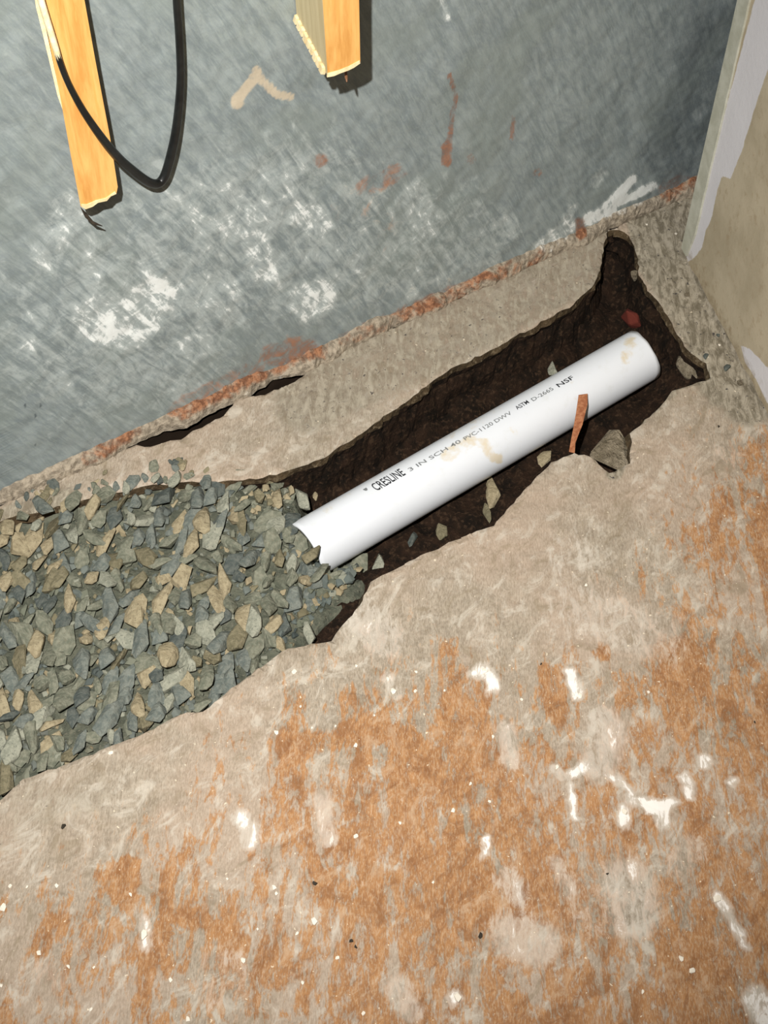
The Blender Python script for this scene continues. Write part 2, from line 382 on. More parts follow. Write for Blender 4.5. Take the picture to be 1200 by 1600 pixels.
faces = [tuple(f) for f in fo_]
# orientation
def fnz(f):
    a, b, c_ = (verts[i] for i in f[:3]); return (b - a).cross(c_ - a).z
faces = [f if fnz(f) > 0 else tuple(reversed(f)) for f in faces]
from collections import Counter
ec = Counter(); dire = {}
for f in faces:
    for i in range(len(f)):
        a, b = f[i], f[(i + 1) % len(f)]; ec[frozenset((a, b))] += 1; dire[frozenset((a, b))] = (a, b)
bed = [dire[e] for e, cnt in ec.items() if cnt == 1]
nxt = {}
TH = [(-.014, .004), (-.030, -.004), (-.050, .006), (-.075, .010), (-.11, .02)]
bv = set(i for e in bed for i in e); low = {}
nrm = {i: Vector((0, 0, 0)) for i in bv}
for a, b in bed:
    d = (verts[b] - verts[a]); q = Vector((d.y, -d.x, 0))
    if q.length > 0: q.normalize()
    nrm[a] += q; nrm[b] += q
side0 = len(faces)
top_n = len(verts)
for i in bv:
    p = verts[i]; nn = nrm[i].normalized() if nrm[i].length > 0 else Vector((0, 0, 0)); ids = [i]
    for zz, o in TH:
        verts.append(Vector((p.x, p.y, zz)) + nn * (o * .6 + .007 * noise.noise(Vector((p.x * 26, p.y * 26, zz * 90))) + .004 * noise.noise(Vector((p.x * 90, p.y * 90, zz * 200)))))
        ids.append(len(verts) - 1); A_or.append(0.); A_wh.append(0.); A_gr.append(.6)
    # crumbled lip
    verts[i].z -= .004 * abs(noise.noise(p * 80)) + .0015
    low[i] = ids
side_first = None
mi = [0] * len(faces)
for a, b in bed:
    for k_ in range(5):
        faces.append((low[b][k_], low[a][k_], low[a][k_ + 1], low[b][k_ + 1])); mi.append(1 if k_ == 0 else 2)
floor = mesh_obj('floor', verts, faces, [mat_floor, mat_edge, mat_soil]); floor.data.polygons.foreach_set('material_index', mi)
attr(floor, 'orange', A_or); attr(floor, 'white', A_wh); attr(floor, 'grey', A_gr)
tag(floor, 'worn concrete slab with flaking orange paint, broken out along the wall', 'floor', kind='structure')

# ------------------------------------------------------------------ back wall
st_wwh = [([(130, 520), (300, 400), (480, 340)], 120, .52), ([(520, 400), (700, 380)], 80, .45), ([(330, 600), (300, 520)], 60, .4), ([(75, 395), (110, 330)], 28, .62), ([(150, 500), (200, 510), (240, 470)], 42, .85), ([(205, 520)], 20, 1.0), ([(280, 420), (330, 350), (380, 330)], 50, .62), ([(400, 380), (410, 420)], 26, .8), ([(470, 330), (500, 345)], 22, .8), ([(480, 470), (500, 460)], 30, .85),
          ([(330, 500), (350, 480)], 50, .55), ([(270, 620), (300, 560)], 40, .5), ([(650, 310), (665, 350)], 26, .7), ([(580, 420), (680, 400)], 50, .5), ([(760, 400), (790, 360)], 24, .55), ([(918, 343), (955, 325)], 10, 1.15), ([(945, 325), (988, 280)], 7, 1.1), ([(960, 318), (1020, 290)], 7, 1.05), ([(845, 388), (890, 352)], 12, .9), ([(880, 350), (893, 325)], 8, .8), ([(930, 285), (940, 270)], 9, .6),
          ([(90, 335)], 9, .95), ([(75, 425), (90, 395)], 14, .6), ([(160, 330)], 10, .5), ([(1090, 180), (1100, 170)], 8, .7), ([(300, 330), (420, 300)], 50, .5), ([(700, 30), (690, 0)], 6, .8), ([(35, 745)], 7, .9), ([(1020, 320)], 10, .5)]
st_wtan = [([(368, 158), (400, 118), (412, 128)], 8, .9), ([(370, 160)], 10, .95), ([(400, 108), (410, 125), (432, 148), (455, 152)], 7, .9), ([(610, 250), (560, 300), (620, 340)], 34, .38), ([(150, 640), (260, 570)], 50, .25), ([(720, 430), (560, 480)], 30, .3), ([(620, 400), (640, 250)], 30, .3)]
st_wru = [([(700, 115), (712, 150), (704, 200), (697, 252)], 5, .8), ([(697, 230), (696, 252)], 8, .85), ([(735, 248)], 9, .7), ([(803, 185), (800, 215)], 5, .7), ([(500, 252)], 12, .75), ([(570, 290), (620, 270)], 16, .62), ([(610, 340), (600, 380)], 14, .4), ([(840, 270)], 8, .6), ([(530, 330), (560, 320)], 20, .45),
          ([(1040, 300), (1060, 285)], 14, .5), ([(1080, 280)], 8, .6), ([(905, 345), (908, 365)], 8, .9), ([(540, 530), (700, 462), (850, 398)], 13, .65), ([(430, 555), (480, 545)], 20, .75), ([(270, 640), (400, 575)], 14, .62)]
st_wdk = [([(1130, 60), (1100, 170), (1060, 240)], 60, .55), ([(1000, 160), (960, 220)], 50, .35), ([(20, 620)], 3, .9), ([(38, 634)], 3, .9), ([(54, 650)], 3, .9), ([(62, 634)], 3, .9), ([(5, 715)], 4, .9), ([(55, 695)], 3, .8), ([(80, 740), (140, 700)], 6, .5)]  # broad upper-right strokes paint the wall's shade; small dots are dark specks
gx0, gx1 = XMIN, CORNER.x + .9; wv = []; wf = []; aw = []; at = []; ar = []; ad = []
xs = []; x = gx0
while x < gx1: xs.append(x); q = pix((x, WY, .3)); x += .0055 if -60 < q[0] < 1230 else .05
xs.append(gx1)
zs = []; z = -.14
while z < 2.4: zs.append(z); z += .0055 if z < .95 else .1
zs.append(2.4)
for z in zs:
    for x in xs:
        p = Vector((x, WY, z)); q = pix(p)
        dy = fbm(p, 6) * .003 + fbm(p, 30, 2) * .0012
        wv.append((x, WY - dy, z)); vis = -60 < q[0] < 1260 and -60 < q[1] < 900
        aw.append(strokes(q, st_wwh) if vis else 0.); at.append(strokes(q, st_wtan) if vis else 0.)
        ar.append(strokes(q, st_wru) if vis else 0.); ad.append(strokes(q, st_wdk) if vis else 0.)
nx = len(xs)
for j in range(len(zs) - 1):
    for i in range(nx - 1):
        a = j * nx + i; wf.append((a, a + 1, a + nx + 1, a + nx))
# solid back: a plain box behind the face
nb0 = len(wv)
for (x, z) in ((gx0, zs[0]), (gx1, zs[0]), (gx1, zs[-1]), (gx0, zs[-1])): wv.append((x, WY + .2, z))
wf.append((nb0 + 1, nb0, nb0 + 3, nb0 + 2))
nt = (len(zs) - 1) * nx
wf.append(tuple([nt + i for i in range(nx)] + [nb0 + 2, nb0 + 3]))
wf.append(tuple([nb0, nb0 + 1] + [i for i in reversed(range(nx))]))
for l_ in (aw, at, ar, ad): l_ += [0.] * 4
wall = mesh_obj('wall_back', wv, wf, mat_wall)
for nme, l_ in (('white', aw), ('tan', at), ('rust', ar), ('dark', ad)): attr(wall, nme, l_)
tag(wall, 'grey-blue coated foundation wall with white bloom and rust streaks', 'wall', kind='structure')

# rough mortar fillet where wall and slab meet
cv = []; cf = []; cr = []; cw = []
st_crw = [([(860, 380), (900, 345), (1010, 300)], 18, .5), ([(450, 585), (380, 620)], 8, .45), ([(280, 680), (330, 655)], 8, .4)]
x = XMIN; cols = 0; NR = 6
while x < CORNER.x + .8:
    b = Vector((x, WY, 0)); bw = .020 + .012 * noise.noise(b * 16) + .005 * noise.noise(b * 60); bh = .022 + .014 * noise.noise(b * 12 + Vector((3, 1, 0))) + .006 * noise.noise(b * 70)
    q0 = pix((x, WY - .02, 0))
    ledge = 1.0 if 210 < q0[0] < 500 else 0.0
    for r in range(NR):
        u = r / (NR - 1); ang = u * math.pi / 2
        yy = WY + .004 - bw * math.cos(ang) ** 0.8; zz = bh * math.sin(ang)
        zz -= (1 - u) * .004
        p = Vector((x, yy, zz)); p += Vector((0, -1, 1)).normalized() * noise.noise(p * 130) * .0035 * math.sin(ang * 2 + .3)
        q = pix(p); cv.append(p)
        rr = .30 if 120 < q[0] < 870 else .15
        if u < .3: rr *= .5
        cr.append(max(rr, strokes(q, st_wru + [([(280, 640), (360, 600), (480, 550)], 16, .72), ([(140, 712), (170, 690), (190, 680)], 18, .7)])))
        cw.append(strokes(q, st_crw))
    if cols:
        for r in range(NR - 1):
            a = (cols - 1) * NR + r; cf.append((a, a + NR, a + NR + 1, a + 1))
    cols += 1; x += .006
cove = mesh_obj('trim_1', cv, cf, mat_cove); attr(cove, 'rust', cr); attr(cove, 'white', cw)
tag(cove, 'rough rust-stained mortar fillet along the foot of the wall', 'mortar', kind='structure')

# ------------------------------------------------------------------ right wall: plasterboard
LWALL = 2.4; S0 = -tt
def dpt(s, z, t=0.0): return CORNER + DD * s + Vector((0, 0, z)) - DN * t
# white compound band: ragged right border in photo pixels
band = [(1182, -10), (1230, -10), (1216, 60), (1196, 120), (1182, 160), (1168, 205), (1160, 235), (1148, 262), (1142, 280), (1128, 275), (1120, 300), (1112, 340), (1102, 362), (1098, 385), (1086, 402), (1060, 420), (1060, 380), (1110, 260), (1150, 110)]
patch = [(1158, 540), (1172, 545), (1200, 575), (1230, 590), (1260, 690), (1200, 632), (1180, 590), (1164, 565)]
band_w = [dwl(*p) for p in band]; patch_w = [dwl(*p) for p in patch]
def sd(p, poly):
    d = min(segd(p, poly[i], poly[(i + 1) % len(poly)]) for i in range(len(poly)))
    return d if inside(p, poly) else -d
ss = []; s = S0
while s < LWALL: ss.append(s); s += .008 if s < .9 else .06
ss.append(LWALL)
zs = []; z = .006
while z < 2.4: zs.append(z); z += .008 if z < .75 else .08
zs.append(2.4)
dv = []; df = []; dwh = []; ddi = []
for z in zs:
    for s in ss:
        lo = .0
        if z == zs[0]: lo = .008 * noise.noise(Vector((s * 25, 0, 0)))
        dv.append(dpt(s, z + lo, -.0006 * noise.noise(Vector((s * 12, z * 12, 0)))))
        p = (s, z); top = inside(p, band_w)
        v = max(.5 + sd(p, band_w) * 40, .5 + sd(p, patch_w) * 40) if s < .9 and z < .8 else (1.0 if s < S0 + .07 else .0)
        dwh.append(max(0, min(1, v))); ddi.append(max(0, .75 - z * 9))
n = len(ss)
for j in range(len(zs) - 1):
    for i in range(n - 1):
        a = j * n + i; df.append((a, a + n, a + n + 1, a + 1))
b0 = len(dv); T_ = .0127
per = [i for i in range(n)] + [j * n + n - 1 for j in range(1, len(zs))] + [(len(zs) - 1) * n + i for i in reversed(range(n - 1))] + [j * n for j in reversed(range(1, len(zs) - 1))]
for i in per: dv.append(dv[i] - DN * T_); dwh.append(.3); ddi.append(.3)
for a in range(len(per)):
    b = (a + 1) % len(per); df.append((per[a], per[b], b0 + b, b0 + a))
df.append(tuple(b0 + i for i in range(len(per))))
dry = mesh_obj('wall_right', dv, df, mat_dry); attr(dry, 'white', dwh); attr(dry, 'dirt', ddi)
tag(dry, 'tan plasterboard wall with a ragged white band of joint compound', 'wall', kind='structure')
# tape strip down the corner
tw = []
bmt = bmesh.new(); prev = None; z = .012
while z <= 2.4:
    wd = .034 + .002 * noise.noise(Vector((z * 30, 0, 0)))
    if z < .06: wd *= .5 + z * 8
    ring_ = [bmt.verts.new(dpt(S0 - .002, z, -.0035)), bmt.verts.new(dpt(S0 + wd, z, -.0035)), bmt.verts.new(dpt(S0 + wd, z, 0)), bmt.verts.new(dpt(S0 - .002, z, 0))]
    if prev:
        for i in range(4): bmt.faces.new((prev[i], prev[(i + 1) % 4], ring_[(i + 1) % 4], ring_[i]))
    else: bmt.faces.new(ring_)
    prev = ring_; z += .02
bmt.faces.new(list(reversed(prev)))
tape = bm_obj('corner_tape', bmt, mat_tape, dry)

# ------------------------------------------------------------------ soil in the trench
def pdist_right(q):                                # 0..1 towards the right end of the trench
    return max(0, min(1, (q[0] - 900) / 200))
def soil_z(x, y):
    q = pix((x, y, -.07)); p = Vector((x, y, 0))
    d = min(segd((x, y), trench_xy[i], trench_xy[i + 1]) for i in range(0, len(trench_xy) - 1, 3))
    inn = inside((x, y), trench_xy)
    z = -.105 + .014 * fbm(p, 18) + .006 * noise.noise(p * 70)
    if inn:
        e = max(0, 1 - d / .05); z += .03 * e * e
        if q[0] > 1015: z += .05 * max(0, min(1, (q[0] - 1015) / 70)) * (.6 + .4 * e)
        if q[1] < 440 and q[0] > 920: z += .05 * min(1, (440 - q[1]) / 60)
        if 480 < q[0] < 640 and q[1] > 900 - (q[0] - 480) * .1: z += .035
    return z
tx0, tx1 = min(p[0] for p in trench_xy) - .05, max(p[0] for p in trench_xy) + .08
ty0, ty1 = min(p[1] for p in trench_xy) - .08, WY + .05
sv = []; sf = []; g = .011; NXs = int((tx1 - tx0) / g) + 2; NYs = int((ty1 - ty0) / g) + 2
for j in range(NYs):
    for i in range(NXs):
        x, y = tx0 + i * g, ty0 + j * g
        sv.append((x + noise.noise(Vector((x, y, 3)) * 50) * .004, y, soil_z(x, y)))
for j in range(NYs - 1):
    for i in range(NXs - 1):
        a = j * NXs + i; sf.append((a, a + 1, a + NXs + 1, a + NXs))
soil = mesh_obj('trench_soil', sv, sf, mat_soil, smooth=True)
tag(soil, 'dark damp soil in the bottom of the trench', 'soil', kind='stuff')

# ------------------------------------------------------------------ pipe
PR = .0465; PZ = -.052
a0 = fl(486, 855, PZ); a1 = fl(1001, 557, PZ)
PA = (a1 - a0); PL = PA.length; PA.normalize(); PS = Vector((0, 0, 1)).cross(PA).normalized(); PU = PA.cross(PS)
# PS: sideways (towards the back wall), PU: up
pv = []; pf = []; pst = []; NS = 72; NL = 90; X0 = -.012
st_pipe = [([(735, 690), (700, 712)], 12, .6), ([(755, 690), (768, 715), (780, 718)], 7, .75), ([(800, 670), (812, 690)], 5, .5), ([(985, 535), (980, 560)], 10, .55), ([(700, 680), (780, 640)], 10, .4), ([(895, 600), (905, 640)], 6, .4), ([(550, 760), (500, 800)], 12, .3)]
for inner in (0, 1):
    R = PR - .0055 * inner
    for i in range(NL + 1):
        s = X0 + (PL - X0) * i / NL
        for j in range(NS):
            a = 2 * math.pi * j / NS; so = s
            if i == NL: so += .004 * math.sin(a * 2 + .6) + .002 * noise.noise(Vector((a * 3, 0, 0)))
            p = a0 + PA * so + (PS * math.cos(a) + PU * math.sin(a)) * R
            pv.append(p); q = pix(p); pst.append(strokes(q, st_pipe) if not inner else .3)
off = (NL + 1) * NS
for i in range(NL):
    for j in range(NS):
        a, b, c_, d = i * NS + j, i * NS + (j + 1) % NS, (i + 1) * NS + (j + 1) % NS, (i + 1) * NS + j
        pf.append((a, b, c_, d)); pf.append((off + d, off + c_, off + b, off + a))
for j in range(NS):
    k2 = (j + 1) % NS
    pf.append((j, off + j, off + k2, k2)); e = NL * NS; pf.append((e + k2, off + e + k2, off + e + j, e + j))
pipe = mesh_obj('drain_pipe', pv, pf, mat_pvc, smooth=False); attr(pipe, 'stain', pst)
pipe.data.polygons.foreach_set('use_smooth', [True] * len(pipe.data.polygons))
tag(pipe, 'white plastic drain pipe lying in the trench, one end in gravel', 'pipe')
def cyl_text(name, txt, size, s0, length, ang0, mat, shear=0.0, boldoff=0.0):
    cu = bpy.data.curves.new('t', 'FONT'); cu.body = txt; cu.size = 1.0; cu.resolution_u = 3; cu.offset = boldoff
    to = bpy.data.objects.new('t', cu); COL.objects.link(to)
    dg = bpy.context.evaluated_depsgraph_get(); dg.update()
    me = bpy.data.meshes.new_from_object(to.evaluated_get(dg)); COL.objects.unlink(to); bpy.data.objects.remove(to)
    bm = bmesh.new(); bm.from_mesh(me)
    for yc in (.0, .18, .36, .54): bmesh.ops.bisect_plane(bm, geom=bm.verts[:] + bm.edges[:] + bm.faces[:], plane_co=(0, yc, 0), plane_no=(0, 1, 0))
    bm.to_mesh(me); bm.free()
    mx = max(v.co.x for v in me.vertices); mn = min(v.co.x for v in me.vertices)
    for v in me.vertices:
        u = (v.co.x - mn) / (mx - mn) * length + v.co.y * shear * size; a = ang0 + v.co.y * size * -1 / PR
        # ang measured from PS (towards the wall) over PU to the near side; larger y of a letter lies nearer the wall
        v.co = a0 + PA * (s0 + u) + (PS * math.cos(a) + PU * math.sin(a)) * (PR + .0004)
    me.materials.append(mat); o = bpy.data.objects.new(name, me); COL.objects.link(o); o.parent = pipe
    return o
def pipe_at(px, py):                               # pixel on the pipe -> (length along it, angle)
    r = wray(px, py); oc = CAM - a0
    rp = r - PA * r.dot(PA); op = oc - PA * oc.dot(PA)
    A = rp.dot(rp); B = 2 * rp.dot(op); C = op.dot(op) - PR * PR; D = max(0, B * B - 4 * A * C)
    h = CAM + r * ((-B - math.sqrt(D)) / (2 * A)) - a0
    return h.dot(PA), math.atan2(h.dot(PU), h.dot(PS))
def line_text(p, q, txt, size, mat, bold=0.0):
    s0, g0 = pipe_at(*p); s1, g1 = pipe_at(*q)
    return cyl_text('print', txt, size, s0, s1 - s0, (g0 + g1) / 2, mat, 0.0, bold)
line_text((578, 775), (583, 772), "'", .026, mat_ink2)
line_text((589, 768), (634, 741), 'CRESLINE', .026, mat_ink, .012)
line_text((640, 736), (722, 692), '3 IN SCH 40', .0105, mat_ink2, .01)
line_text((728, 689), (800, 646), 'PVC-1120 DWV', .0105, mat_ink2, .01)
line_text((808, 640), (828, 630), 'ASTM', .0115, mat_ink, .012)
line_text((833, 627), (866, 609), 'D-2665', .0105, mat_ink2, .01)
line_text((873, 605), (898, 592), 'NSF', .012, mat_ink, .012)

# red-brown sliver of wood leaning on the pipe
def prism(name, pts_front, depth_vec, mats, parent=None, midx=None):
    n = len(pts_front); v = list(pts_front) + [p + depth_vec for p in pts_front]
    f = [tuple(range(n)), tuple(n + i for i in reversed(range(n)))] + [(i, n + i, n + (i + 1) % n, (i + 1) % n) for i in range(n)]
    o = mesh_obj(name, v, f, mats, parent)
    bm = bmesh.new(); bm.from_mesh(o.data); bmesh.ops.recalc_face_normals(bm, faces=bm.faces); bm.to_mesh(o.data); bm.free()
    return o
def pipe_surf(px, py, lift=0.0):
    s, a = pipe_at(px, py); return a0 + PA * s + (PS * math.cos(a) + PU * math.sin(a)) * (PR + lift)
top = [pipe_surf(x, y, .002) for x, y in ((904, 617), (918, 616), (918, 632))]
t0 = pipe_surf(911, 616, .003)
b0_ = fl(894, 709, -.006)
def mixp(px, py, lift):
    tpar = (py - 616) / (709 - 616); d0 = (t0 - CAM).length; d1 = (b0_ - CAM).length
    return CAM + wray(px, py) * (d0 + (d1 - d0) * tpar - lift)
spl = [(904, 617), (918, 615), (918, 632), (914, 648), (910, 664), (905, 676), (899, 692), (898, 708), (889, 706), (892, 688), (896, 668), (900, 645)]
stick = prism('wood_splinter', [mixp(x, y, .006) for x, y in spl], (b0_ - CAM).normalized() * .005, mat_stick)
tag(stick, 'red-brown wood splinter leaning on the white pipe', 'splinter')

# ------------------------------------------------------------------ gravel
gpoly = [(-260, 905), (-60, 836), (0, 798), (80, 782), (180, 758), (250, 742), (330, 741), (400, 742), (446, 748), (458, 782), (470, 822), (492, 866), (512, 900), (548, 886), (562, 892), (540, 918), (505, 940), (474, 962), (470, 985), (448, 1010), (400, 1044), (318, 1106), (200, 1154), (110, 1188), (40, 1214), (-60, 1272), (-260, 1375)]
ZG = -.022
gw = [tuple(fl(x, y, ZG).xy) for x, y in gpoly]
def gravel_z(x, y):
    d = min(segd((x, y), gw[i], gw[i + 1]) for i in range(7, 20)) if True else 0
    ins = inside((x, y), gw)
    z = ZG + .010 * noise.noise(Vector((x, y, 0)) * 9) + .004 * noise.noise(Vector((x, y, 5)) * 40)
    if not ins: z -= .07 * min(1, d / .025) + .01
    else: z -= .030 * max(0, 1 - d / .05)
    du = min(segd((x, y), gw[i], gw[i + 1]) for i in range(0, 8))
    z += .028 * max(0, 1 - du / .09)
    z += .022 * max(0, 1 - ((x - a0.x) ** 2 + (y - a0.y) ** 2) ** .5 / .10)
    return z
gx0_, gx1_ = min(p[0] for p in gw) - .4, max(p[0] for p in gw) + .04; gy0_, gy1_ = min(p[1] for p in gw) - .02, max(p[1] for p in gw) + .02
gv = []; gf = []; g = .010; NXg = int((gx1_ - gx0_) / g) + 2; NYg = int((gy1_ - gy0_) / g) + 2; keep = []
for j in range(NYg):
    for i in range(NXg):
        x, y = gx0_ + i * g, gy0_ + j * g
        z = gravel_z(x, y) - .012; keep.append(inside((x, y), gw) or x < gw[0][0] + .02 or z > -.1); gv.append((x, y, z))
for j in range(NYg - 1):
    for i in range(NXg - 1):
        a = j * NXg + i; q = (a, a + 1, a + NXg + 1, a + NXg); gf.append(q)
gbed = mesh_obj('gravel_bed', gv, gf, mat_gravelbed, smooth=True)
tag(gbed, 'grey stone dust packed under the crushed gravel', 'gravel', kind='stuff')
# stone templates: angular convex hulls
def hull(seed, el=1.5, fl_=.62):
    rnd = random.Random(seed); bm = bmesh.new()
    for _ in range(13):
        v = Vector((rnd.gauss(0, 1), rnd.gauss(0, 1), rnd.gauss(0, 1))).normalized() * rnd.uniform(.82, 1.08)
        bm.verts.new((v.x * 1.0, v.y * el, v.z * fl_))
    bmesh.ops.convex_hull(bm, input=bm.verts)
    for v in [v for v in bm.verts if not v.link_faces]: bm.verts.remove(v)
    bmesh.ops.recalc_face_normals(bm, faces=bm.faces)
    return bm
names = [n for n, *_ in stone_cols]
temps = {}
for nme in names:
    for t in range(7):
        bm = hull(hash_ := (names.index(nme) * 100 + t * 7 + 3), random.Random(hash_).uniform(1.5, 2.6), random.Random(hash_ + 1).uniform(.5, .75))
        bmesh.ops.bevel(bm, geom=list(bm.edges), offset=.06, segments=1, affect='EDGES', clamp_overlap=True)
        m = bpy.data.meshes.new('gravel_stone'); bm.to_mesh(m); bm.free(); m.materials.append(mat_stone[nme]); temps[(nme, t)] = m
LAB = {'green_grey': 'green-grey angular crushed stone in the gravel filling the trench', 'blue_grey': 'blue-grey angular crushed stone in the gravel filling the trench',
       'tan': 'tan crushed stone among the grey gravel filling the trench', 'olive': 'olive-brown crushed stone in the gravel filling the trench',
       'pale_grey': 'pale grey crushed stone in the gravel filling the trench', 'slate': 'dark slate crushed stone in the gravel filling the trench'}
PLN = {n: n.replace('_', ' ') + ' stones in the trench gravel' for n in names}
view_ang = fang - math.pi / 2
def stone(p, rad, nme, rz, tilt=.35, label=None, group=None):
    o = bpy.data.objects.new('gravel_stone', temps[(nme, random.randrange(7))]); COL.objects.link(o)
    o.location = p; o.rotation_euler = (random.uniform(-tilt, tilt), random.uniform(-tilt, tilt), rz)
    o.scale = (rad * random.uniform(.85, 1.15),) * 2 + (rad,)
    tag(o, label or LAB[nme], 'stone', group or (PLN[nme] if not label else None)); return o
cnt = 0; yy = 752; r_ = 0
spots = []
while yy < 1260:
    xx = -10 + (r_ % 2) * 13
    while xx < 570:
        q = (xx + random.uniform(-8, 8), yy + random.uniform(-8, 8))
        if inside(q, gpoly): spots.append(q)
        xx += 23.5
    yy += 31; r_ += 1
random.shuffle(spots)
wts = {'green_grey': 30, 'blue_grey': 24, 'tan': 17, 'olive': 11, 'pale_grey': 11, 'slate': 9}
for q in spots[:300]:
    p = fl(q[0], q[1], ZG); p.z = gravel_z(p.x, p.y) + random.uniform(-.004, .006)
    p = fl(q[0], q[1], p.z)
    near = min(1.0, min(segd(q, gpoly[i], gpoly[i + 1]) for i in range(len(gpoly) - 1)) / 14)
    nme = random.choices(names, [wts[n] for n in names])[0]
    rad = random.choice([.0105, .012, .0135, .015, .0165]) * (.65 + .35 * near)
    size = 'large ' if rad > .0140 else ('small ' if rad < .0112 else '')
    if (Vector((p.x, p.y, 0)) - Vector((a0.x, a0.y, 0))).length < .13: where = 'beside the buried pipe end'
    elif min(segd(q, rim_low[i], rim_low[i + 1]) for i in range(16, 26)) < 38: where = 'along the broken slab edge'
    elif min(segd(q, gpoly[i], gpoly[i + 1]) for i in range(0, 8)) < 38: where = 'along the ledge below the wall'
    else: where = 'in the middle of the gravel bed'
    hue = nme.replace('_', '-').replace('slate', 'dark slate').replace('olive', 'olive-brown')
    stone(p, rad, nme, view_ang + random.gauss(0, .42), .35, size + hue + ' crushed stone ' + where, size + hue + ' stones ' + where); cnt += 1
# fines between them
fv = []; ff = []; fm = []
ho = [hull(900 + i, 1.4, .7) for i in range(6)]
hm = []
for b in ho:
    b.verts.index_update(); hm.append(([v.co.copy() for v in b.verts], [tuple(v.index for v in f.verts) for f in b.faces])); b.free()
for i in range(2600):
    q = (random.uniform(-80, 575), random.uniform(745, 1280))
    if not inside(q, gpoly): continue
    p = fl(q[0], q[1], ZG - .006); p.z = gravel_z(p.x, p.y) + random.uniform(-.014, -.002); rd = random.uniform(.003, .0075)
    V, Fc = random.choice(hm); R = Matrix.Rotation(view_ang + random.gauss(0, .6), 3, 'Z') @ Matrix.Rotation(random.uniform(-.5, .5), 3, 'X'); b = len(fv)
    fv += [p + R @ (v * rd) for v in V]; mi_ = random.choices(range(6), [wts[n] for n in names])[0]
    for f in Fc: ff.append(tuple(b + k2 for k2 in f)); fm.append(mi_)
for i in range(260):                               # chips where the gravel runs out beside the bare soil
    q = (random.uniform(468, 562), random.uniform(880, 985))
    if not inside(q, gpoly): continue
    p = fl(q[0], q[1], ZG - .03); p.z = gravel_z(p.x, p.y) - .011 + random.uniform(0, .005); p = fl(q[0], q[1], p.z); rd = random.uniform(.005, .0105)
    V, Fc = random.choice(hm); RM = Matrix.Rotation(view_ang + random.gauss(0, .6), 3, 'Z'); b = len(fv)
    fv += [p + RM @ (v * rd) for v in V]; mi_ = random.choices(range(6), [wts[n] for n in names])[0]
    for f in Fc: ff.append(tuple(b + k2 for k2 in f)); fm.append(mi_)
# the same gravel beyond the frame
for i in range(900):
    x = random.uniform(gx0_, fl(-60, 1000, ZG).x); y = random.uniform(gy0_, gy1_)
    if not (inside((x, y), gw) or (x < gw[0][0] and gw[-1][1] < y < gw[0][1])): continue
    if pix((x, y, ZG))[0] > -45: continue
    p = Vector((x, y, gravel_z(x, y) if inside((x, y), gw) else ZG)); rd = random.uniform(.010, .017); V, Fc = random.choice(hm)
    R = Matrix.Rotation(random.uniform(0, 6.3), 3, 'Z'); b = len(fv); fv += [p + R @ (v * rd) for v in V]; mi_ = random.choices(range(6), [wts[n] for n in names])[0]
    for f in Fc: ff.append(tuple(b + k2 for k2 in f)); fm.append(mi_)
fines = mesh_obj('gravel_fines', fv, ff, [mat_stone[n] for n in names]); fines.data.polygons.foreach_set('material_index', fm)
tag(fines, 'small grey-green stone chips between the larger gravel stones', 'gravel', kind='stuff')
for i in range(22):                                # strays on the slab edge
    q = (random.uniform(5, 300), 0); q = (q[0], 800 - q[0] * .17 + random.uniform(-34, 0))
    nme = random.choice(names); rd = random.uniform(.004, .009); p = fl(q[0], q[1], 0.0); p.z = rd * .45
    stone(p, rd, nme, view_ang + random.gauss(0, .5), .1, nme.replace('_', '-') + ' stray stone on the slab edge between gravel and wall', nme.replace('_', ' ') + ' strays on the slab edge')
# single stones lying in the trench
for (px, py, z, rd, nme, lab) in [(472, 782, -.03, .013, 'pale_grey', 'pale grey upright stone above the buried end of the pipe'),
        (484, 866, .0, .013, 'olive', 'olive-brown stone resting against the buried pipe end'), (500, 892, -.02, .012, 'green_grey', 'green-grey stone at the lower lip of the buried pipe end'), (520, 915, -.045, .013, 'green_grey', 'green-grey stone below the buried pipe end beside bare soil'), (545, 893, -.05, .013, 'blue_grey', 'blue-grey stone tucked under the buried end of the pipe'), (562, 886, -.05, .014, 'green_grey', 'green-grey stone pressed against the underside of the pipe near the gravel'),
        (592, 880, -.055, .010, 'pale_grey', 'small pale grey stone in the soil below the pipe'), (482, 990, -.03, .012, 'pale_grey', 'pale grey stone on the slab edge at the tip of the gravel'),
        (865, 576, -.05, .011, 'pale_grey', 'pale grey stone in dark soil behind the pipe'), (850, 716, -.045, .011, 'tan', 'tan stone at the slab edge beside the wood splinter'),
        (770, 768, -.05, .014, 'tan', 'tan stone in the gap between pipe and broken slab'), (765, 800, -.05, .011, 'olive', 'olive-brown stone under the broken slab edge mid-trench'),
        (645, 842, -.06, .009, 'slate', 'dark slate stone in the soil along the pipe'), (492, 775, -.045, .007, 'tan', 'small tan stone beside the upright pale stone'), (690, 830, -.06, .010, 'olive', 'olive-brown stone lying between pipe and slab edge')]:
    p = fl(px, py, z)
    if z < -.04:                                   # rest on the soil under that line of sight
        zz = -.03
        while zz > -.13:
            p = fl(px, py, zz)
            if soil_z(p.x, p.y) + rd * .45 >= zz: break
            zz -= .003
    stone(p, rd, nme, view_ang + random.gauss(0, .3), .2, lab)
def lump(name, p, size, mat, seed, rz=0, parent=None):
    bm = hull(seed, 1.0, 1.0)
    bmesh.ops.bevel(bm, geom=list(bm.edges), offset=.08, segments=1, affect='EDGES', clamp_overlap=True)
    o = bm_obj(name, bm, mat, parent); o.location = p; o.scale = size; o.rotation_euler = (0, 0, rz); return o
tag(lump('brick_fragment', fl(985, 498, -.075), (.016, .028, .02), mat_brick, 55, .4), 'dark red brick fragment in the shadow beyond the pipe end', 'brick')
